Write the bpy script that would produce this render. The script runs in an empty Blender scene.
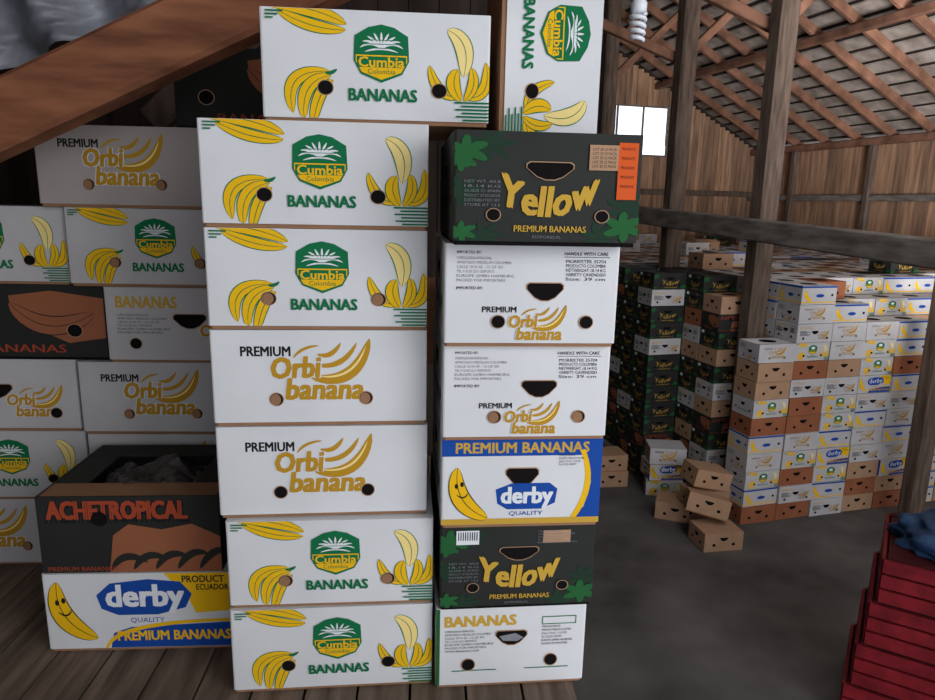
import bpy, math, random
import numpy as np
from mathutils import Vector, Matrix, noise
random.seed(7)
EYE=1.248
FLOOR=-2.75
# ------------------------------------------------------------------ materials
def lin(c):
    return tuple(((x/255.0)/12.92 if x/255.0<=0.04045 else ((x/255.0+0.055)/1.055)**2.4) for x in c)
MATS=[];MIDX={}
def mat(name,rgb,rough=0.8,var=0.12,scale=6.0,stretch=(1,1,1),bump=0.0,metal=0.0,emit=0.0,rgb2=None,spec=0.2,dist=0.01):
    m=bpy.data.materials.new(name);m.use_nodes=True
    nt=m.node_tree;b=nt.nodes['Principled BSDF']
    b.inputs['Roughness'].default_value=rough;b.inputs['Metallic'].default_value=metal
    b.inputs['Specular IOR Level'].default_value=spec
    tc=nt.nodes.new('ShaderNodeTexCoord');mp=nt.nodes.new('ShaderNodeMapping')
    mp.inputs['Scale'].default_value=stretch
    nt.links.new(tc.outputs['Object'],mp.inputs['Vector'])
    n=nt.nodes.new('ShaderNodeTexNoise');n.inputs['Scale'].default_value=scale;n.inputs['Detail'].default_value=5
    nt.links.new(mp.outputs[0],n.inputs['Vector'])
    r=nt.nodes.new('ShaderNodeValToRGB')
    c=lin(rgb);c2=lin(rgb2) if rgb2 else tuple(x*(1-var*2) for x in c)
    r.color_ramp.elements[0].position=0.3;r.color_ramp.elements[1].position=0.7
    r.color_ramp.elements[0].color=(*c2,1);r.color_ramp.elements[1].color=(*c,1)
    nt.links.new(n.outputs['Fac'],r.inputs['Fac']);nt.links.new(r.outputs['Color'],b.inputs['Base Color'])
    if bump:
        bp=nt.nodes.new('ShaderNodeBump');bp.inputs['Strength'].default_value=bump;bp.inputs['Distance'].default_value=dist
        nt.links.new(n.outputs['Fac'],bp.inputs['Height']);nt.links.new(bp.outputs[0],b.inputs['Normal'])
    MIDX[name]=len(MATS);MATS.append(m)
mat('card_white',(226,226,227),0.9,0.05,4,bump=0.3,spec=.1)
mat('card_white_shaded',(200,196,196),0.9,0.06,5,bump=.2,spec=.1)  # white card with the rear rows' shade put into its colour
mat('card_cream_shaded',(182,172,166),0.9,0.06,5,bump=.2,spec=.1)  # brownish-white card, darkened to paint in the rear row's shade
mat('card_brown',(158,118,88),0.9,0.08,9,bump=0.05)
mat('card_tan',(182,144,114),0.9,0.06,9)
mat('card_black',(45,46,43),0.65,0.1,5,bump=.2)
mat('card_rust',(160,98,68),0.8,0.08,5)
mat('ink_green',(14,112,68),0.8,0.02)
mat('ink_leaf',(38,98,52),0.8,0.06,20)
mat('ink_leafdark',(34,58,42),0.8,0.06,20)
mat('ink_yellow',(244,190,20),0.8,0.02)
mat('ink_gold',(192,144,36),0.8,0.03)
mat('ink_oliv',(206,164,62),0.8,0.03)
mat('ink_blue',(24,74,160),0.8,0.03)
mat('ink_black',(30,30,32),0.8,0.02)
mat('ink_grey',(120,120,124),0.8,0.02)
mat('ink_white',(232,234,236),0.8,0.02)
mat('ink_cream',(250,224,146),0.8,0.02)
mat('ink_orange',(220,92,40),0.8,0.04)
mat('ink_dullred',(170,72,44),0.8,0.04)
mat('hole_dark',(16,12,11),0.95,0.02)  # flat near-black, paints the shade inside box holes
mat('wood_floor',(136,118,104),0.85,0.2,5,(6,0.5,1),0.4,rgb2=(82,68,58))
mat('wood_beam',(158,102,72),0.85,0.2,4,(1,3,6),0.4,rgb2=(102,62,44))
mat('wood_post',(116,98,86),0.9,0.2,4,(5,5,.6),0.4,rgb2=(76,62,53))
mat('wood_grey',(136,126,118),0.9,0.2,3,(1,1,4),0.4,rgb2=(88,80,74))
mat('wood_wall',(190,150,120),0.9,0.2,3,(4,4,.35),0.3,rgb2=(130,98,76))
mat('wood_wall2',(160,126,102),0.9,0.2,3,(4,4,.35),0.3,rgb2=(108,84,67))
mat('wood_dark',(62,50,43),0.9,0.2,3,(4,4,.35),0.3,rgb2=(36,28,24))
mat('roof_board',(178,166,156),0.95,0.2,3,(1,1,1),0.3,rgb2=(120,108,99))
mat('rafter',(140,100,80),0.9,0.2,3,(1,1,1),0.3,rgb2=(92,64,50))
mat('concrete',(112,108,106),0.92,0.2,1.3,(1,1,1),0.25,rgb2=(76,73,71))
mat('red_paint',(150,36,44),0.6,0.15,6,rgb2=(104,22,30))
mat('red_dark',(70,16,22),0.7,0.1,6)
mat('blue_tarp',(62,92,130),0.5,0.2,8,bump=0.5,rgb2=(28,48,84))
mat('grey_plastic',(150,152,160),0.4,0.15,8,bump=0.4,rgb2=(100,100,106),spec=.4)
mat('smoke_plastic',(92,86,86),0.3,0.15,14,bump=0.4,rgb2=(40,34,34),spec=.7)
mat('bulb_white',(235,238,242),0.3,0.02,spec=.5)

# ------------------------------------------------------------------ builders
class B:
    def __init__(s): s.v=[];s.f=[];s.m=[]
    def poly(s,pts,m):
        i=len(s.v);s.v.extend([tuple(p) for p in pts]);s.f.append(tuple(range(i,i+len(pts))));s.m.append(MIDX[m])
    def mesh(s,vs,fs,m):
        i=len(s.v);s.v.extend([tuple(p) for p in vs])
        mi=MIDX[m]
        for f in fs: s.f.append(tuple(i+k for k in f));s.m.append(mi)
    def prism(s,outline,z0,z1,m,top=True,mtop=None):
        n=len(outline);i=len(s.v)
        s.v.extend([(x,y,z0) for x,y in outline]+[(x,y,z1) for x,y in outline])
        for k in range(n):
            s.f.append((i+k,i+(k+1)%n,i+n+(k+1)%n,i+n+k));s.m.append(MIDX[m])
        s.f.append(tuple(i+k for k in reversed(range(n))));s.m.append(MIDX[m])
        if top: s.f.append(tuple(i+n+k for k in range(n)));s.m.append(MIDX[mtop or m])
    def box(s,c,sz,m,M=None):
        x,y,z=sz[0]/2,sz[1]/2,sz[2]/2
        vs=[Vector((sx*x,sy*y,sz_*z)) for sz_ in(-1,1) for sy in(-1,1) for sx in(-1,1)]
        if M is not None: vs=[M@v for v in vs]
        vs=[v+Vector(c) for v in vs]
        s.mesh(vs,[(0,2,3,1),(4,5,7,6),(0,1,5,4),(2,6,7,3),(0,4,6,2),(1,3,7,5)],m)
    def beam(s,p0,p1,w,h,m,ch=0.12):
        p0=Vector(p0);p1=Vector(p1);d=(p1-p0);L=d.length;d.normalize()
        up=Vector((0,0,1))
        if abs(d.z)>0.95: up=Vector((-.276,.961,0))
        sd=d.cross(up).normalized();u=sd.cross(d).normalized()
        c=min(w,h)*ch
        o=[(-w/2+c,-h/2),(w/2-c,-h/2),(w/2,-h/2+c),(w/2,h/2-c),(w/2-c,h/2),(-w/2+c,h/2),(-w/2,h/2-c),(-w/2,-h/2+c)]
        vs=[p0+sd*a+u*b for a,b in o]+[p1+sd*a+u*b for a,b in o]
        fs=[(k,(k+1)%8,8+(k+1)%8,8+k) for k in range(8)]+[tuple(range(7,-1,-1)),tuple(range(8,16))]
        s.mesh(vs,fs,m)
    def tube(s,pts,r,m,n=8):
        pts=[Vector(p) for p in pts];vs=[];fs=[]
        for i,p in enumerate(pts):
            d=(pts[min(i+1,len(pts)-1)]-pts[max(i-1,0)]).normalized()
            a=Vector((0,0,1)) if abs(d.z)<.9 else Vector((1,0,0))
            u=d.cross(a).normalized();w=d.cross(u)
            rr=r[i] if isinstance(r,(list,tuple)) else r
            for k in range(n):
                t=2*math.pi*k/n;vs.append(p+u*math.cos(t)*rr+w*math.sin(t)*rr)
        for i in range(len(pts)-1):
            for k in range(n): fs.append((i*n+k,i*n+(k+1)%n,(i+1)*n+(k+1)%n,(i+1)*n+k))
        fs.append(tuple(range(n)));fs.append(tuple((len(pts)-1)*n+k for k in range(n)))
        s.mesh(vs,fs,m)
    def obj(s,name,loc=(0,0,0),rot=(0,0,0),smooth=False,scale=(1,1,1)):
        me=bpy.data.meshes.new(name);me.from_pydata(s.v,[],s.f)
        used=sorted(set(s.m));mp={u:i for i,u in enumerate(used)}
        for u in used: me.materials.append(MATS[u])
        me.polygons.foreach_set('material_index',[mp[k] for k in s.m])
        if smooth: me.polygons.foreach_set('use_smooth',[True]*len(s.f))
        me.update()
        o=bpy.data.objects.new(name,me);bpy.context.scene.collection.objects.link(o)
        o.location=loc;o.rotation_euler=rot;o.scale=scale
        return o

TC={};RES=2;NB=14
def text_geo(s,bold,shear):
    k=(s,bold,shear,RES)
    if k in TC: return TC[k]
    cu=bpy.data.curves.new('t','FONT');cu.body=s;cu.offset=bold;cu.shear=shear;cu.resolution_u=RES
    o=bpy.data.objects.new('t',cu);bpy.context.scene.collection.objects.link(o)
    dg=bpy.context.evaluated_depsgraph_get();me=bpy.data.meshes.new_from_object(o.evaluated_get(dg))
    vs=[(v.co.x,v.co.y) for v in me.vertices];fs=[tuple(p.vertices) for p in me.polygons]
    x0=min(v[0] for v in vs);x1=max(v[0] for v in vs);y0=min(v[1] for v in vs);y1=max(v[1] for v in vs)
    vs=[((x-x0)/(x1-x0),(y-y0)/(y1-y0)) for x,y in vs]
    bpy.data.objects.remove(o);bpy.data.curves.remove(cu);bpy.data.meshes.remove(me)
    TC[k]=(vs,fs);return TC[k]

class Face:
    def __init__(s,b,o,ux,n,cw,ch,W,H,eps=0.00005):
        s.b=b;s.o=Vector(o);s.ux=Vector(ux);s.n=Vector(n);s.cw=cw;s.ch=ch;s.W=W;s.H=H;s.l=0;s.eps=eps
    def p(s,x,y):
        x=min(max(x,0.3),s.cw-0.3);y=min(max(y,0.3),s.ch-0.3)
        return s.o+s.ux*(x/s.cw*s.W)+Vector((0,0,1))*((s.ch-y)/s.ch*s.H)+s.n*(0.0004+s.eps*s.l)
    def poly(s,pts,m): s.l+=1;s.b.poly([s.p(*q) for q in pts],m)
    def rect(s,x0,y0,x1,y1,m): s.poly([(x0,y0),(x1,y0),(x1,y1),(x0,y1)],m)
    def ell(s,cx,cy,rx,ry,m,n=None):
        n=n or (20 if RES>1 else 8)
        s.poly([(cx+rx*math.cos(2*math.pi*k/n),cy+ry*math.sin(2*math.pi*k/n)) for k in range(n)],m)
    def text(s,t,x0,y0,x1,y1,m,bold=0.0,shear=0.0,warp=None,rot=0):
        vs,fs=text_geo(t,0.0,shear)
        cx,cy=(x0+x1)/2,(y0+y1)/2;cr,sr=math.cos(math.radians(rot)),math.sin(math.radians(rot))
        sh=bold*(y1-y0)*1.1
        offs=[(0,0)] if (bold<.012 or RES==1) else ([(-sh,0),(sh,0)] if bold<.03 else [(-sh,-sh*.6),(sh,-sh*.6),(-sh,sh*.6),(sh,sh*.6)])
        for ox,oy in offs:
            s.l+=1;out=[]
            for u,v in vs:
                x=x0+u*(x1-x0)+ox;y=y1-v*(y1-y0)+oy
                if warp: y+=warp(u)
                dx,dy=x-cx,y-cy
                out.append(s.p(cx+dx*cr+dy*sr,cy-dx*sr+dy*cr))
            s.b.mesh(out,fs,m)
    def strip(s,p0,p1,p2,w,m,e=0.45,k0=.12):
        s.l+=1;n=NB;vs=[];fs=[]
        for i in range(n+1):
            t=i/n
            x=(1-t)**2*p0[0]+2*t*(1-t)*p1[0]+t*t*p2[0];y=(1-t)**2*p0[1]+2*t*(1-t)*p1[1]+t*t*p2[1]
            dx=2*(1-t)*(p1[0]-p0[0])+2*t*(p2[0]-p1[0]);dy=2*(1-t)*(p1[1]-p0[1])+2*t*(p2[1]-p1[1])
            L=math.hypot(dx,dy) or 1;ww=w/2*max(k0,math.sin(math.pi*min(max(t,0.0),1))**e)
            vs.append(s.p(x-dy/L*ww,y+dx/L*ww));vs.append(s.p(x+dy/L*ww,y-dx/L*ww))
        for i in range(n): fs.append((2*i,2*i+1,2*i+3,2*i+2))
        s.b.mesh(vs,fs,m)
    def banana(s,p0,p1,p2,w,m='ink_yellow',out='ink_green'):
        if RES>1: s.strip(p0,p1,p2,w+2.2,out)
        s.strip(p0,p1,p2,w,m)
        if RES>1:
            q=lambda p,d:(p[0]+d,p[1]+d*.4)
            s.strip(q(p0,0),q(p1,w*.12),q(p2,0),.9,out,k0=.6)
    def hole(s,x,y,r,flap=False):
        if RES>1: s.ell(x,y,r+.9,r+.9,'card_tan')
        s.ell(x,y,r,r,'hole_dark')
        if flap: s.ell(x-.8,y+.3,r*.8,r*.93,'card_brown')
    def dhole(s,x,y,w,h,m='hole_dark'):
        pts=[(-.42,-.5),(.42,-.5),(.5,-.38),(.5,-.15),(.28,.32),(.1,.5),(-.1,.5),(-.28,.32),(-.5,-.15),(-.5,-.38)]
        if RES>1:s.poly([(x+a*(w+2),y+c*(h+2)) for a,c in pts],'card_tan' if m=='hole_dark' else 'ink_black')
        s.poly([(x+a*w,y+c*h) for a,c in pts],m)

# ---- label designs (canvas units, y down) -------------------------------
def d_cumbia(f,flap=False):
    f.cw,f.ch=232,115
    f.banana((12,-2),(48,-5),(86,15),14);f.banana((18,3),(50,22),(85,21),12)
    f.banana((69,65),(18,62),(31,110),13);f.banana((70,69),(36,74),(42,118),12.5);f.banana((72,74),(54,84),(50,128),11)
    if RES>1:f.strip((64,66),(70,68),(76,62),4,'ink_green')
    f.hole(64,82,7.6,flap)
    f.banana((188,17),(212,26),(205,66),17,'ink_cream')
    f.banana((202,88),(176,90),(170,55),10);f.banana((208,88),(234,90),(228,50),11);f.banana((199,58),(188,74),(203,92),13);f.banana((206,92),(220,76),(213,56),10)
    f.hole(180,82,7.6,flap)
    f.poly([(94,26),(108,17),(121,14),(134,17),(148,26),(149,52),(142,66),(121,75),(100,66),(93,52)],'ink_green')
    f.poly([(95,46),(147,46),(147,53),(141,64),(121,72),(101,64),(95,53)],'ink_yellow')
    f.poly([(96,47.5),(146,47.5),(146,59),(96,59)],'ink_green')
    f.text('Cumbia',98,48,144,58.5,'ink_yellow',0.03)
    if RES>1:
        f.text('Colombia',107,60.5,135,66,'ink_green')
        for a in range(9):
            t=math.pi*(a+.5)/9
            f.strip((121,40),(121-10*math.cos(t),30),(121-22*math.cos(t),42-20*math.sin(t)),2.4,'ink_white')
        f.strip((104,43),(121,36),(138,43),2.2,'ink_white')
        for i in range(3): f.rect(100,30+i*4.2,142,30.8+i*4.2,'ink_green')
    else:
        f.ell(121,33,14,9,'ink_white')
    f.text('BANANAS',88,82,157,95,'ink_green',0.04)
    for i in range(6): f.rect(196+ (i*7)%13,93+i*3.8,232,94.8+i*3.8,'ink_green')
    for i in range(3): f.rect(6,3+i*3.6,24-i*5,4.6+i*3.6,'ink_green')
def orbi_logo(f,x,y,k,c='ink_gold'):
    X=lambda a:x+a*k;Y=lambda b:y+b*k
    f.strip((X(36),Y(40)),(X(84),Y(54)),(X(97),Y(0)),13*k,c);
    if RES>1: f.strip((X(44),Y(39)),(X(80),Y(46)),(X(93),Y(8)),2.5*k,'ink_cream')
    f.strip((X(40),Y(27)),(X(70),Y(34)),(X(84),Y(4)),5.5*k,c);f.strip((X(44),Y(16)),(X(58),Y(22)),(X(68),Y(4)),5*k,c)
    f.strip((X(20),Y(20)),(X(28),Y(8)),(X(46),Y(7)),3*k,c)
    o=(X(-2),Y(19),X(47),Y(41));n=(X(12),Y(42),X(90),Y(64))
    f.text('Orbi',*o,'card_white',0.10,.15,rot=2)
    f.text('banana',*n,'card_white',0.10,.15)
    f.text('Orbi',*o,c,0.05,.15,rot=2)
    f.text('banana',*n,c,0.05,.15)
def d_orbi(f,flap=True,c='ink_gold'):
    f.cw,f.ch=218,98
    f.text('PREMIUM',30,17,79,27,'ink_black',0.04)
    orbi_logo(f,62,9,1.0,c)
    f.hole(64,73,6.6,flap);f.hole(155,72,6.6,flap)
def fine(f,x,y,w,n,step,m='ink_grey'):
    L=['COMERCIALIZADORA INTERNACIONAL','APARTADO MEDELLIN COLOMBIA','CALLE 10 N 43 - 12 OF 301','TEL 4 3120 2211 EXPORTS','EUROPE GMBH HAMBURG','PACKED FOR IMPORTERS','WWW.BANANAS.COM']
    for i in range(n):
        ww=w*(.55+.45*((i*37)%10)/10)
        if RES>1: f.text(L[i%7],x,y+i*step,x+ww,y+i*step+step*.62,m,.01)
        else: f.rect(x,y+i*step,x+ww,y+i*step+step*.45,m)
def d_orbi_end(f,flap=False):
    f.cw,f.ch=174,104
    if RES>1: f.text('IMPORTED BY:',12,7,36,10,'ink_black',.02)
    fine(f,12,13,62,6,4.6)
    if RES>1:
        f.text('HANDLE WITH CARE',118,7,162,10.5,'ink_black',.02)
        for i,t in enumerate(['MORRISTER 35704','PRODUCTO COLOMBIA','NETWEIGHT 18.14 KG','VARIETY CAVENDISH','Size: 39 cm']): f.text(t,120,15+i*4.6,160,18.4+i*4.6,'ink_black',.01)
        f.rect(118,12,164,12.5,'ink_black')
        f.text('IMPORTED BY:',12,44,38,47,'ink_black',.02)
    f.dhole(100,49,36,18)
    f.text('PREMIUM',38,65,72,71,'ink_black',.03)
    orbi_logo(f,66,63,.58,'ink_gold')
    f.hole(54,81,6.6,flap);f.hole(143,81,6.6,flap)
def d_yellow(f,sticker=True,label=False):
    f.cw,f.ch=180,118
    if RES>1:
        for (cx,cy,s) in [(34,14,1.1),(8,64,1),(168,78,1),(142,112,1),(30,112,.9)]:
            for a in range(7):
                t=math.pi*2*a/7+.6
                f.strip((cx,cy),(cx+9*s*math.cos(t),cy+9*s*math.sin(t)),(cx+22*s*math.cos(t+.25),cy+17*s*math.sin(t+.25)),7*s,'ink_leafdark')
    for (cx,cy,s) in [(12,22,1),(6,30,.8),(165,100,1),(8,108,.7)]:
        for a in range(6):
            t=math.pi*2*a/6+.3
            f.strip((cx,cy),(cx+9*s*math.cos(t),cy+9*s*math.sin(t)),(cx+22*s*math.cos(t+.25),cy+17*s*math.sin(t+.25)),9*s,'ink_leaf')
    f.dhole(91,41,44,18)
    W=lambda u:-6+17*(1-(2*u-1)**2)-6*u
    f.text('Yellow',46,50,138,82,'ink_oliv',0.04,.12,warp=W)
    f.text('PREMIUM BANANAS',58,100,128,107,'ink_oliv',.02)
    if RES>1:
        f.text('ESTPORES.PL',76,111,104,114,'ink_grey')
        for i in range(6):
            f.text(['NET WT. 40LB','18.14 KG','GUIDE C/ SPAIN','PRODUCT OF ECUADOR','DISTRIBUTED BY','STORE AT 13.5'][i],10,52+i*5,10+34,55+i*5,'ink_grey',.01)
    if sticker:
        f.rect(128,12,157,39,'card_tan')
        f.rect(156,9,175,70,'ink_orange')
        if RES>1:
            for i in range(5): f.text('LOT 20 23 PACK',131,15+i*4.5,154,18+i*4.5,'ink_black',.01)
            for i in range(5): f.text('PRODUCE',159,14+i*10,172,17+i*10,'ink_black',.0)
    if label:
        f.rect(18,6,44,26,'ink_white')
        if RES>1:
            for i in range(9): f.rect(20+i*2.6,8,21.2+i*2.6,20,'ink_black')
            f.rect(118,8,150,26,'card_tan')
            fine(f,112,8,50,5,4)
        else: fine(f,112,8,50,3,6)
    f.hole(38,89,6.4);f.hole(143,89,6.4)
def smiley(f,x,y,s):
    f.banana((x+2*s,y),(x-6*s,y+40*s),(x+36*s,y+56*s),19*s,'ink_yellow','ink_black')
    if RES>1:
        f.ell(x+1*s,y+20*s,2*s,2.8*s,'ink_black');f.ell(x+7*s,y+18*s,2*s,2.8*s,'ink_black')
        f.strip((x+1*s,y+29*s),(x+10*s,y+37*s),(x+14*s,y+27*s),1.8*s,'ink_black')
def d_derby_end(f):
    f.cw,f.ch=160,85
    f.rect(0,0,160,17,'ink_blue')
    f.text('PREMIUM BANANAS',14,4,146,14,'ink_oliv',.04)
    f.poly([(160,12),(160,85),(128,85),(144,68),(150,44),(144,17)],'ink_blue')
    f.strip((126,88),(158,52),(140,12),6,'ink_yellow',.2,.8)
    fine(f,116,16,30,4,3,'ink_black')
    f.dhole(80,38,32,17)
    f.poly([(54,50),(70,44),(108,44),(116,50),(114,64),(100,70),(66,70),(56,64)],'ink_blue')
    f.text('derby',60,48,111,69,'ink_white',.04)
    f.text('QUALITY',68,72,102,77,'ink_blue',.01)
    f.rect(0,79,160,85,'ink_oliv')
    smiley(f,14,28,.9)
def d_derby(f):
    f.cw,f.ch=187,78
    f.poly([(62,78),(66,62),(84,56),(187,52),(187,78)],'ink_blue')
    f.strip((58,80),(60,50),(190,50),4,'ink_yellow',.2,.8)
    f.poly([(120,0),(187,0),(187,40),(150,42),(142,24)],'ink_yellow')
    f.text('PRODUCT',138,3,180,10,'ink_black',.03);f.text('ECUADOR',152,12,184,18,'ink_black',.03)
    f.poly([(52,22),(66,10),(104,6),(136,9),(147,22),(140,36),(112,43),(72,43),(56,36)],'ink_blue')
    f.text('derby',62,12,138,41,'ink_white',.04)
    f.text('QUALITY',84,46,118,52,'ink_blue',.01)
    f.text('PREMIUM BANANAS',70,60,184,70,'ink_yellow',.04)
    smiley(f,12,8,1.05)
def d_derby2(f):
    f.cw,f.ch=160,80
    f.rect(0,0,160,8,'ink_blue');f.rect(0,68,160,73,'ink_yellow')
    f.ell(84,42,20,8,'ink_blue');smiley(f,16,16,.9);f.hole(140,40,6)
def d_bananas(f):
    f.cw,f.ch=148,84
    f.text('BANANAS',9,9,78,20,'ink_oliv',.06)
    fine(f,9,24,52,7,3.6,'ink_black');fine(f,104,22,34,6,3.8,'ink_black')
    f.rect(104,12,138,13,'ink_green');f.rect(104,20,138,20.8,'ink_green');f.rect(104,12,104.8,20,'ink_green');f.rect(137.2,12,138,20,'ink_green')
    f.dhole(74,34,30,15,'hole_dark')
    if RES>1: f.poly([(62,32),(78,29),(86,34),(80,38),(66,37)],'grey_plastic')
    f.rect(16,68,60,69,'ink_green');f.rect(88,68,132,69,'ink_green')
    f.hole(32,62,6.2);f.hole(114,60,6.2)
    f.rect(0,0,4,84,'ink_leaf')
def d_bananas_l(f):
    f.cw,f.ch=175,83
    f.text('BANANAS',12,10,75,23,'ink_oliv',.04);fine(f,12,30,60,6,4,'ink_black')
    f.dhole(88,38,34,16);orbi_logo(f,100,30,.6);f.hole(30,64,6);f.hole(150,64,6)
def d_tropical(f):
    f.cw,f.ch=178,83
    f.poly([(66,83),(72,42),(88,30),(120,36),(150,30),(178,44),(178,83)],'card_rust')
    for i in range(5): f.strip((68+i*22,80),(80+i*22,56),(104+i*20,72-i*3),8,'card_black')
    f.text('ACHETROPICAL',10,6,146,27,'ink_black',.11)
    f.text('ACHETROPICAL',10,5,146,24,'ink_dullred',.055)
    f.ell(60,24,8,8,'hole_dark')
    f.text('PREMIUM BANANAS',6,76,72,81,'ink_dullred',.01)
def d_plain(f):
    f.cw,f.ch=160,80
    f.hole(40,52,7);f.hole(120,52,7);f.dhole(80,28,34,16)
def d_rust(f):
    f.cw,f.ch=160,80
    f.poly([(70,12),(110,6),(160,14),(160,58),(124,64),(96,50),(72,34)],'card_rust')
    f.banana((70,20),(100,64),(150,30),20,'card_rust','ink_black');f.text('BANANAS',40,66,120,75,'ink_dullred',.02);f.hole(30,50,7);f.hole(130,50,7)
def d_side(f):
    f.cw,f.ch=160,80
    f.text('BANANAS',40,50,120,62,'ink_green',.02);f.hole(28,50,6);f.hole(132,50,6);f.dhole(80,28,30,15)

H=0.238
def outline(w,d,c=0.005):
    return [(-w/2+c,-d/2),(w/2-c,-d/2),(w/2-c*.3,-d/2+c*.3),(w/2,-d/2+c),(w/2,d/2-c),(w/2-c,d/2),(-w/2+c,d/2),(-w/2,d/2-c),(-w/2,-d/2+c),(-w/2+c*.3,-d/2+c*.3)]
def lid_top(b,W,D,m='card_tan'):
    b.poly([(math.cos(t)*W*.2,math.sin(t)*D*.25,H-.0002) for t in [2*math.pi*k/14 for k in range(14)]],'hole_dark')
def banana_box(base,design,W,D,x,dfront,z,yaw=5.5,side=None,name='banana_box',zs=1,**kw):
    """x,dfront : position of the centre of the front face"""
    b=B()
    b.prism(outline(W,D),.009,H-.0012,base)
    b.prism(outline(W-.008,D-.008),0,.0092,'card_brown' if base!='card_black' else 'hole_dark')
    lid_top(b,W,D)
    f=Face(b,(-W/2,-D/2,.009),(1,0,0),(0,-1,0),100,50,W,H-.0102)
    design(f,**kw)
    sd=side or d_side
    for sx in (1,-1):
        g=Face(b,(sx*W/2,-D/2 if sx>0 else D/2,.009),(0,sx,0),(sx,0,0),160,80,D,H-.0102)
        sd(g)
    a=math.radians(yaw)
    cx=x-math.sin(a)*D/2;cy=dfront+math.cos(a)*D/2
    return b.obj(name,(cx,cy,z),(0,0,a),scale=(1,1,zs))

# ---------------- left foreground column
LW=0.51;SW=0.405
HL=.2368
cols=[(d_cumbia,-.330,1.58,'card_white',{}),(d_cumbia,-.331,1.585,'card_white',{'flap':True}),(d_orbi,-.349,1.605,'card_white',{'flap':False}),
      (d_orbi,-.352,1.61,'card_white',{}),(d_cumbia,-.353,1.61,'card_white',{'flap':True}),(d_cumbia,-.352,1.605,'card_white',{}),(d_cumbia,-.217,1.645,'card_white',{})]
yaws=[6,5.2,6,6.2,5.2,5,4.5]
for k,(d,x,y,base,kw) in enumerate(cols):
    banana_box(base,d,LW,SW,x,y,k*HL,yaws[k],zs=HL/H*(1.012 if k==6 else 1),**kw)
# ---------------- right foreground column (short ends facing)
HR=.2325;RW=.395;RD=.51
rc=[(d_bananas,.130,1.608,'card_white',{}),(d_yellow,.139,1.60,'card_black',{'sticker':False,'label':True}),(d_derby_end,.140,1.585,'card_white',{}),
    (d_orbi_end,.141,1.57,'card_white',{'flap':True}),(d_orbi_end,.142,1.545,'card_white',{}),(d_yellow,.161,1.475,'card_black',{})]
ya=[6,6,5.5,5.5,5,5.5]
for k,(d,x,y,base,kw) in enumerate(rc):
    banana_box(base,d,RW,RD,x,y,k*HR,ya[k],zs=HR/H,**kw)
b=B()
b.prism(outline(LW,SW),.011,H-.0012,'card_white');b.prism(outline(LW-.008,SW-.008),0,.0112,'card_brown');lid_top(b,LW,SW)
d_cumbia(Face(b,(-LW/2,-SW/2,.011),(1,0,0),(0,-1,0),100,50,LW,H-.0122))
o=b.obj('banana_box')
o.matrix_world=Matrix.Translation((.050,1.72+SW/2,6*HR+LW/2+.001))@Matrix.Rotation(math.radians(4),4,'Z')@Matrix.Rotation(math.radians(90),4,'Y')

# ---------------- rear-left boxes
HB=.2425
def BB(base,d,x,k,y=2.16,W=.52,D=SW,yaw=3,**kw): return banana_box(base,d,W,D,x,y,k*HB,yaw,zs=HB/H,**kw)
BB('card_cream_shaded',d_orbi,-1.055,5,flap=True)
BB('card_white_shaded',d_cumbia,-.985,4,flap=True)
BB('card_white_shaded',d_bananas_l,-.885,3)
BB('card_white_shaded',d_orbi,-.99,2,flap=True)
BB('card_white_shaded',d_orbi,-.98,1);BB('card_white_shaded',d_cumbia,-.97,0)
BB('card_white_shaded',d_cumbia,-1.52,4);BB('card_black',d_rust,-1.42,3);BB('card_white_shaded',d_bananas_l,-1.53,2)
BB('card_white_shaded',d_cumbia,-1.52,1);BB('card_white_shaded',d_orbi,-1.60,0)
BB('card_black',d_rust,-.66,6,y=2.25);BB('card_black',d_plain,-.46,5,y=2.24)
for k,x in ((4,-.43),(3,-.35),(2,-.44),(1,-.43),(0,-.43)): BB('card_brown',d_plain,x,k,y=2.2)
banana_box('card_white',d_derby,.505,SW,-.895,1.72,0,4)
# open dark box
b=B();W,D=.478,SW;HO=.222
for c,s in [((0,-D/2+.003,HO/2),(W,.006,HO)),((0,D/2-.003,HO/2),(W,.006,HO)),((-W/2+.003,0,HO/2),(.006,D-.012,HO)),((W/2-.003,0,HO/2),(.006,D-.012,HO)),((0,0,.004),(W-.012,D-.012,.006))]:
    b.box(c,s,'card_black')
b.box((0,-D/2+.05,HO-.003),(W-.012,.09,.004),'card_brown');b.box((0,D/2-.05,HO-.003),(W-.012,.09,.004),'card_black')
b.box((-W/2+.05,0,HO-.003),(.085,D-.2,.004),'card_black');b.box((W/2-.05,0,HO-.003),(.085,D-.2,.004),'card_black')
d_tropical(Face(b,(-W/2,-D/2,0),(1,0,0),(0,-1,0),100,50,W,HO))
n=26;vs=[];fs=[]
for j in range(n):
    for i in range(n):
        x=(i/(n-1)-.5)*(W-.17);y=(j/(n-1)-.5)*(D-.17)
        z=HO-.02+.035*noise.noise(Vector((x*14,y*14,0)))+.02*noise.noise(Vector((x*40,y*40,3)))-.03*((2*i/(n-1)-1)**2)
        vs.append((x,y,min(z,HO+.03)))
for j in range(n-1):
    for i in range(n-1): fs.append((j*n+i,j*n+i+1,(j+1)*n+i+1,(j+1)*n+i))
b.mesh(vs,fs,'smoke_plastic')
a=math.radians(4);b.obj('open_banana_box',(-.905-math.sin(a)*D/2,1.725+math.cos(a)*D/2,H),(0,0,a))

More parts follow.
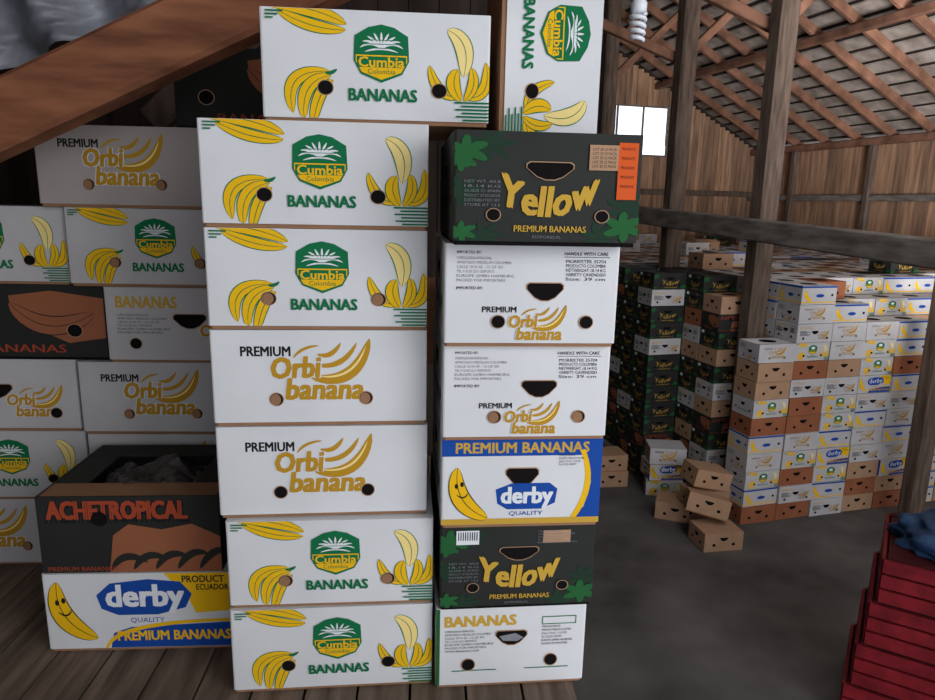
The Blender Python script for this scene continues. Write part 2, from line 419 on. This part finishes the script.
# ---------------- loft
b=B();y0,y1=-1.6,3.3
x=.40
while x>-3.0:
    w=.135+.02*random.random();b.box((x-w/2,(y0+y1)/2,-.02-.002*random.random()),(w-.007,y1-y0,.04),'wood_floor');x-=w
b.box((-1.3,(y0+y1)/2,-.055),(3.4,y1-y0-.02,.02),'hole_dark')
floor_l=b.obj('floor_loft',rot=(0,0,math.radians(3.5)))
b=B();R=Matrix.Rotation(math.radians(3.5),3,'Z')
b.beam(R@Vector((.34,y0,-.16)),R@Vector((.34,y1,-.16)),.12,.18,'wood_beam')
for yy in (-1.2,.6,2.4): b.beam(R@Vector((.3,yy,-.16)),R@Vector((-3,yy,-.16)),.1,.16,'wood_beam')
for yy in (-1.2,2.9):
    p=R@Vector((.34,yy,0));b.beam((p.x,p.y,FLOOR),(p.x,p.y,-.25),.16,.16,'wood_post')
b.obj('loft_frame')
b=B();x=-3.1
while x<.22:
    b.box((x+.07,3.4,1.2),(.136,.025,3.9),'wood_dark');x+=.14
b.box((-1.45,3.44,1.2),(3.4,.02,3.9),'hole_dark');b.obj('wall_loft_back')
b=B();y=-1.7
while y<3.35:
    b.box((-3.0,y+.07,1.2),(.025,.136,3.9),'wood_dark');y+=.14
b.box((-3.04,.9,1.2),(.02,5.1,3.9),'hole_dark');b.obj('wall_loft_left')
b=B();x=-3.0
while x<-.45:
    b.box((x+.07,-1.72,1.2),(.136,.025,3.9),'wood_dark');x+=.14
b.obj('added_shade_wall')  # unseen partition added to keep sky light off the rear-left boxes
# diagonal brace
b=B();b.beam((-2.25,1.9,EYE-.258),(-.15,1.9,EYE+.675),.10,.165,'wood_beam');b.obj('diagonal_brace')
b=B();b.beam((-2.6,2.62,EYE+.52),(-.1,2.62,EYE+1.10),.1,.14,'wood_post');b.beam((-2.2,2.9,EYE+.1),(-2.2,2.9,EYE+2.2),.1,.12,'wood_dark');b.beam((-1.3,2.95,EYE+.3),(-.3,2.95,EYE+1.2),.1,.12,'wood_post');b.obj('loft_truss_beam')
b=B();n=56;vs=[];fs=[]
for j in range(n):
    for i in range(n):
        u=i/(n-1);v=j/(n-1)
        x=-1.95+1.15*u
        fold=.05*math.sin(u*26+3*v)+.05*noise.noise(Vector((u*9,v*7,1)))+.02*noise.noise(Vector((u*26,v*20,5)))
        y=2.13+fold-.05*v
        bot=EYE+.18+.36*u+.05*noise.noise(Vector((u*6,0,9)));top=EYE+.86
        vs.append((x,y,bot+(top-bot)*v))
for j in range(n-1):
    for i in range(n-1): fs.append((j*n+i,j*n+i+1,(j+1)*n+i+1,(j+1)*n+i))
b.mesh(vs,fs,'grey_plastic');b.obj('plastic_tarp',smooth=True)

# ---------------- barn shell in (n,a) frame
CA,SA=.9613,.2756
def P(n,a,z): return Vector((n*CA-a*SA,n*SA+a*CA,z))
RZ=math.atan2(SA,CA);RM=Matrix.Rotation(RZ,3,'Z')
A0,A1=-5.0,16.9;NW=13.0;NR=4.5;NL=-5.0
ZP=EYE+1.6;SL=.51
def roofz(n): return ZP+SL*(NW-n) if n>=NR else ZP+SL*(NW-NR)-SL*(NR-n)
b=B();b.box(P((NW+NL)/2,(A0+A1)/2,FLOOR-.05),(NW-NL+.6,A1-A0+.6,.1),'concrete',RM);b.obj('floor')
b=B();a=A0
while a<A1:
    b.box(P(NW+.012*random.random(),a+.08,(FLOOR+ZP)/2),(.03,.152,ZP-FLOOR),random.choice(['wood_wall','wood_wall','wood_wall2']),RM);a+=.16
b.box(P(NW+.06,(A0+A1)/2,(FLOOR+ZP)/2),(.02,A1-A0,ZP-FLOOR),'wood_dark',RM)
b.beam(P(NW-.1,A0,ZP-.08),P(NW-.1,A1,ZP-.08),.16,.16,'rafter')
b.beam(P(NW-.08,A0,ZP-1.3),P(NW-.08,A1,ZP-1.3),.12,.14,'wood_grey')
a=A0+1
while a<A1:
    b.beam(P(NW-.1,a,FLOOR),P(NW-.1,a,ZP-.1),.15,.15,'wood_post');a+=2.4
b.obj('wall_right')
wn0,wn1,wz0,wz1=8.72,10.2,EYE+1.33,EYE+2.55
b=B();nn=NL
while nn<NW:
    t=roofz(nn+.08)-.02
    m=random.choice(['wood_wall','wood_wall2','wood_wall2'])
    segs=[(FLOOR,t)]
    if nn+.16>wn0 and nn<wn1: segs=[(FLOOR,wz0),(wz1,t)]
    for s0,s1 in segs: b.box(P(nn+.08,A1+.012*random.random(),(s0+s1)/2),(.152,.03,s1-s0),m,RM)
    nn+=.16
for s in [(NL,wn0-.02,FLOOR,ZP+.1),(wn1+.02,NW,FLOOR,ZP+.1),(wn0-.02,wn1+.02,FLOOR,wz0)]:
    b.box(P((s[0]+s[1])/2,A1+.05,(s[2]+s[3])/2),(s[1]-s[0],.02,s[3]-s[2]),'wood_dark',RM)
for z in (ZP,EYE+.4): 
    if z<wz0 or z>wz1: b.beam(P(NL,A1-.08,z),P(NW,A1-.08,z),.12,.14,'wood_post')
for q in (-2,1.5,5,8.4,10.5): b.beam(P(q,A1-.1,FLOOR),P(q,A1-.1,roofz(q)-.1),.15,.15,'wood_post')
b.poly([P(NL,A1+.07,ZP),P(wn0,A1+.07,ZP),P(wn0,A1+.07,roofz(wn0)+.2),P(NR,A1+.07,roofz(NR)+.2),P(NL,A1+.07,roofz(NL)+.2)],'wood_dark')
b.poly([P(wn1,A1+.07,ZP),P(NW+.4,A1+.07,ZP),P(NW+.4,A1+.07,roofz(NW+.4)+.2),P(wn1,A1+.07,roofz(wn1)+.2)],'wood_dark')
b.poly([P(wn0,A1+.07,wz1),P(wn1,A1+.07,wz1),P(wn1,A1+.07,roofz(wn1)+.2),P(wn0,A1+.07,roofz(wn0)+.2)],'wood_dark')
b.obj('wall_back')
b=B()
for (p,q) in [((wn0,wz0),(wn1,wz0)),((wn0,wz1),(wn1,wz1)),((wn0,wz0),(wn0,wz1)),((wn1,wz0),(wn1,wz1)),(((wn0+wn1)/2,wz0),((wn0+wn1)/2,wz1))]:
    b.beam(P(p[0],A1-.02,p[1]),P(q[0],A1-.02,q[1]),.05,.04,'wood_grey')
b.obj('window_1')
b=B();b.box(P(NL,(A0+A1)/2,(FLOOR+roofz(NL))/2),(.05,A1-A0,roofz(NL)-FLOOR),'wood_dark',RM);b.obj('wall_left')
b=B()
def slope(n0,n1,off,th,m,a0=A0,a1=A1+.3):
    p=[P(n0,a0,roofz(n0)+off),P(n1,a0,roofz(n1)+off),P(n1,a1,roofz(n1)+off),P(n0,a1,roofz(n0)+off)]
    q=[v+Vector((0,0,th)) for v in p];b.mesh(p+q,[(0,1,2,3),(7,6,5,4),(0,4,5,1),(1,5,6,2),(2,6,7,3),(3,7,4,0)],m)
slope(NW+.5,NR,.16,.04,'wood_dark');slope(NR,NL-.4,.16,.04,'wood_dark')
nn=NW+.3
while nn>NL:
    if not(nn>NR>nn-.24): slope(nn,nn-.24,.10,.03,'roof_board')
    nn-=.34
a=A0+.3
while a<A1:
    b.beam(P(NW+.4,a,roofz(NW+.4)+.01),P(NR,a,roofz(NR)+.01),.09,.17,'rafter')
    b.beam(P(NR,a,roofz(NR)+.01),P(NL-.3,a,roofz(NL-.3)+.01),.09,.17,'rafter');a+=.95
b.obj('roof')
b=B();n1=6.05
b.beam(P(n1,A0,roofz(n1)-.2),P(n1,A1,roofz(n1)-.2),.18,.2,'rafter')
b.beam(P(9.8,A0,roofz(9.8)-.17),P(9.8,A1,roofz(9.8)-.17),.13,.15,'rafter')
b.beam(P(2.0,A0,roofz(2)-.2),P(2,A1,roofz(2)-.2),.18,.2,'rafter')
PA=(7.58,9.66,12.15,14.64)
for a in (5.5,)+PA:
    b.beam(P(n1,a+.2,roofz(n1)-.45),P(2.0,a+.2,roofz(2)-.45),.12,.16,'rafter')
    b.beam(P(n1,a,EYE+2.2),P(8.0,a,roofz(8.0)-.1),.1,.12,'rafter')
    b.beam(P(n1,a+.1,EYE+2.9),P(n1,a+1.3,roofz(n1)-.25),.1,.12,'rafter')
    b.beam(P(n1,a+.2,EYE+2.2),P(2,a+.2,EYE+3.4),.1,.14,'rafter')
b.obj('roof_truss')
for a in PA:
    b=B();b.beam(P(n1,a,FLOOR),P(n1,a,roofz(n1)-.3),.26,.25,'wood_post');b.obj('timber_post')
b=B();b.beam((5.84,8.42,FLOOR),(5.84,8.42,roofz(7.9)-.2),.24,.22,'wood_post');b.obj('timber_post')
b=B();b.beam(P(5.83,1,EYE-.54),P(5.83,12.4,EYE-.03),.16,.27,'wood_grey');b.obj('horizontal_rail_beam')

# ---------------- CFL lamp
b=B();L=Vector((.545,2.48,EYE+.60))
b.beam((-1,2.48,EYE+1.62),(2.6,2.48,EYE+1.62),.1,.14,'rafter')
b.beam((2.55,2.48,EYE+1.5),(2.55,2.48,roofz(3)-.1),.1,.1,'rafter')
o=b.obj('lamp_tie_beam')
b=B();b.tube([(0,0,1.0),(0,0,.12)],.004,'ink_black',6)
b.tube([(0,0,.125),(0,0,.115),(0,0,.075),(0,0,.07)],[.012,.019,.019,.02],'bulb_white',16)
b.tube([(0,0,.07),(0,0,.06),(0,0,.035),(0,0,.028)],[.02,.027,.027,.018],'bulb_white',16)
pts=[]
for k in range(90):
    t=k/89;ang=t*2*math.pi*4;r=.024-.004*t
    pts.append((r*math.cos(ang),r*math.sin(ang),.03-.085*t))
b.tube(pts,.0075,'bulb_white',8);b.obj('pendant_spiral_bulb',L,smooth=True)

# ---------------- mass of stacked boxes
RES=1;NB=5
BW,BD,BH=.53,.415,.238
def templ(base,dfront,dside,top='card_tan'):
    b=B();w,d=BW-.012,BD-.012
    b.box((0,0,BH/2+.002),(w,d,BH-.006),base)
    b.poly([(-w/2,-d/2,BH),(w/2,-d/2,BH),(w/2,d/2,BH),(-w/2,d/2,BH)],top)
    b.poly([(math.cos(t)*w*.22,math.sin(t)*d*.25,BH+.002) for t in [2*math.pi*k/10 for k in range(10)]],'hole_dark')
    b.poly([(-w/2,-d/2,BH+.001),(w/2,-d/2,BH+.001),(w/2,-d/2+.06,BH+.001),(-w/2,-d/2+.06,BH+.001)],base)
    b.poly([(-w/2,d/2-.06,BH+.001),(w/2,d/2-.06,BH+.001),(w/2,d/2,BH+.001),(-w/2,d/2,BH+.001)],base)
    dfront(Face(b,(-w/2,-d/2,.005),(1,0,0),(0,-1,0),100,50,w,BH-.01,.0004))
    dside(Face(b,(-w/2,d/2,.005),(0,-1,0),(-1,0,0),100,50,d,BH-.01,.0004))
    return (np.array(b.v,dtype=np.float64),b.f,b.m)
T={'C':templ('card_white_shaded',d_cumbia,d_side,'card_white'),'O':templ('card_white_shaded',d_orbi,d_orbi_end,'card_white'),'D':templ('card_white_shaded',d_derby,d_derby_end,'ink_yellow'),
   'E':templ('card_white_shaded',d_derby2,d_derby2,'card_white'),
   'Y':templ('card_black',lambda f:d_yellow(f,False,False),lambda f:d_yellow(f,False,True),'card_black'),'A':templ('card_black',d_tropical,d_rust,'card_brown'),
   'R':templ('card_rust',d_plain,d_plain,'card_rust'),'P':templ('card_tan',d_plain,d_plain),'N':templ('card_white_shaded',d_bananas_l,d_bananas,'card_white')}
NC,NRW=13,23
e=Vector((CA,SA));av=Vector((-SA,CA));org=Vector((3.57,8.27))
def hgt(i,j):
    if i<-1 or j<0 or i>=NC or j>=NRW: return 0
    if i==0 and j in (1,6,12,18): return 0
    if i==-1: return 0 if j<4 else [12,13,13,12,13][j%5]
    if j==0: return [10,13,12,11,11,10,9,10,9,10,9,9,9][i]
    if j==1: return [0,13,13,12,12,12,12,12,12,12,11,11,11][i]
    if i==0 and j<4: return [0,9,12,13][j]
    r=random.Random(i*91+j*17);return 13+(1 if r.random()<.12 else 0)-(1 if r.random()<.15 else 0)
allv=[];allf=[];allm=[];off=0
for i in range(-1,NC):
    for j in range(NRW):
        h=hgt(i,j)
        r=random.Random(i*311+j*71+5)
        for k in range(h):
            if not(k>=h-1 or hgt(i,j-1)<=k or hgt(i-1,j)<=k): continue
            if i==-1 and j<12: pool='YYYYYAYYN' if (j<9) else 'RRPAON'
            elif i==-1: pool='RPOCAND'
            elif i==0 and j>0: pool='AYYPRN' if j>1 else 'YOPRC'
            elif k>=h-1 and j>2: pool='CCOOEEYRPPNN'
            else: pool='CCCEEEEDOONNNRP' if i>0 else 'CEPOEERO'
            if j==0 and k<2: pool='RENPRE'
            if j<=1 and k in (8,) and i>0: pool='RCRPO'
            tv,tf,tm=T[r.choice(pool)]
            ang=RZ+math.radians(r.uniform(-1.8,1.8));c,s=math.cos(ang),math.sin(ang)
            cc=org+e*((i+.5)*BW)+av*((j+.5)*BD+r.uniform(-.012,.012))
            v=np.empty_like(tv);v[:,0]=tv[:,0]*c-tv[:,1]*s+cc.x;v[:,1]=tv[:,0]*s+tv[:,1]*c+cc.y;v[:,2]=tv[:,2]+FLOOR+k*BH
            allv.append(v);allf.extend([tuple(q+off for q in f) for f in tf]);allm.extend(tm);off+=len(tv)
bb=B();bb.v=np.concatenate(allv).tolist();bb.f=allf;bb.m=allm
bb.obj('banana_box_stacks')
# loose boxes
RES=2;NB=12
def loose(x,y,z,rz,rx=0,ry=0,base='card_tan',d=d_plain):
    b=B();b.prism(outline(.5,.39),.01,H,base);b.prism(outline(.49,.38),0,.0112,'card_brown')
    lid_top(b,.5,.39);d(Face(b,(-.25,-.195,.011),(1,0,0),(0,-1,0),100,50,.5,H-.0122));
    for sx in (1,-1): d(Face(b,(sx*.25,-.195*sx,.011),(0,sx,0),(sx,0,0),100,50,.39,H-.0122))
    b.obj('empty_cardboard_box',(x,y,z),(math.radians(rx),math.radians(ry),math.radians(rz)))
loose(3.06,7.75,FLOOR,10);loose(2.80,8.52,FLOOR,-20);loose(3.12,8.40,FLOOR,30)
loose(2.98,7.97,FLOOR+.30,-15,-14,10);loose(3.12,8.42,FLOOR+.245,25,6,-4);loose(3.10,8.42,FLOOR+.50,10,0,12)
loose(2.1,9.6,FLOOR,8);loose(2.08,9.62,FLOOR+H,12);loose(2.84,9.3,FLOOR,-10,base='card_white_shaded',d=d_cumbia);loose(2.82,9.32,FLOOR+H,5,base='card_white_shaded',d=d_derby)
loose(2.84,9.3,FLOOR+2*H,-4,base='card_white_shaded',d=d_orbi)

# ---------------- red slatted crates + blue tarp bundle
b=B();cw,cd,hh=1.25,.95,.37
for t in range(4):
    ox=-.13+t*.045;z0=t*hh
    for s in range(3):
        zc=z0+.06+s*.12
        b.box((ox,-cd/2,zc),(cw,.025,.10),'red_paint');b.box((ox,cd/2,zc),(cw,.025,.10),'red_paint')
        b.box((ox-cw/2,0,zc),(.025,cd-.03,.10),'red_paint');b.box((ox+cw/2,0,zc),(.025,cd-.03,.10),'red_paint')
    for sx in(-1,1):
        for sy in(-1,1): b.box((ox+sx*(cw/2-.05),sy*(cd/2-.045),z0+.19),(.06,.06,.365),'red_dark')
    b.box((ox,0,z0+.19),(cw-.05,cd-.05,.35),'red_dark')
b.obj('red_slatted_crate_stack',(3.92,4.80,FLOOR),(0,0,math.radians(-32)))
b=B();n=48;m=28;vs=[];fs=[]
for j in range(m+1):
    ph=math.pi/2*j/m
    for i in range(n):
        t=2*math.pi*i/n;q=Vector((math.cos(t)*math.sin(ph),math.sin(t)*math.sin(ph),math.cos(ph)))
        k=1+.22*noise.noise(q*2.2)+.16*noise.noise(q*6)+.06*noise.noise(q*15)
        vs.append((q.x*.58*k,q.y*.43*k,max(0,q.z*.26*k)))
for j in range(m):
    for i in range(n): fs.append((j*n+i,j*n+(i+1)%n,(j+1)*n+(i+1)%n,(j+1)*n+i))
b.mesh(vs,fs,'blue_tarp');b.obj('blue_tarp_bundle',(3.92,4.80,FLOOR+4*hh),(0,0,math.radians(-32)),smooth=True)

# ---------------- light
w=bpy.data.worlds.new('World');bpy.context.scene.world=w;w.use_nodes=True
w.node_tree.nodes['Background'].inputs[0].default_value=(.87,.92,1,1);w.node_tree.nodes['Background'].inputs[1].default_value=1.95
def area(loc,tgt,size,power,col=(1,1,1),spread=180):
    l=bpy.data.lights.new('added_area_light','AREA');l.energy=power;l.size=size;l.color=col;l.spread=math.radians(spread)
    o=bpy.data.objects.new('added_area_light',l);bpy.context.scene.collection.objects.link(o);o.location=loc
    o.rotation_euler=(Vector(tgt)-Vector(loc)).to_track_quat('-Z','Y').to_euler()
area((4.2,-2.2,EYE+1.2),(0,1.7,.8),2.8,100,(.98,.98,1))  # stands for daylight from the open side behind the camera
area((3.0,5,EYE+3.4),(5,12,0),2.5,90,(.96,.98,1))  # added fill over the box stacks, no real source there
area((6.5,3.5,EYE-.6),(8.5,14,EYE+5.5),3,420,(.98,.98,1),80)  # added up-light to brighten the roof
# ---------------- camera
cam=bpy.data.cameras.new('Camera');cam.sensor_width=36;cam.lens=690/935*36;cam.clip_start=.05
co=bpy.data.objects.new('Camera',cam);bpy.context.scene.collection.objects.link(co)
co.matrix_world=Matrix.Translation((0,0,EYE))@Matrix.Rotation(math.radians(90-12),4,'X')@Matrix.Rotation(math.radians(1.2),4,'Z')
bpy.context.scene.camera=co
bpy.context.scene.view_settings.view_transform='Standard'
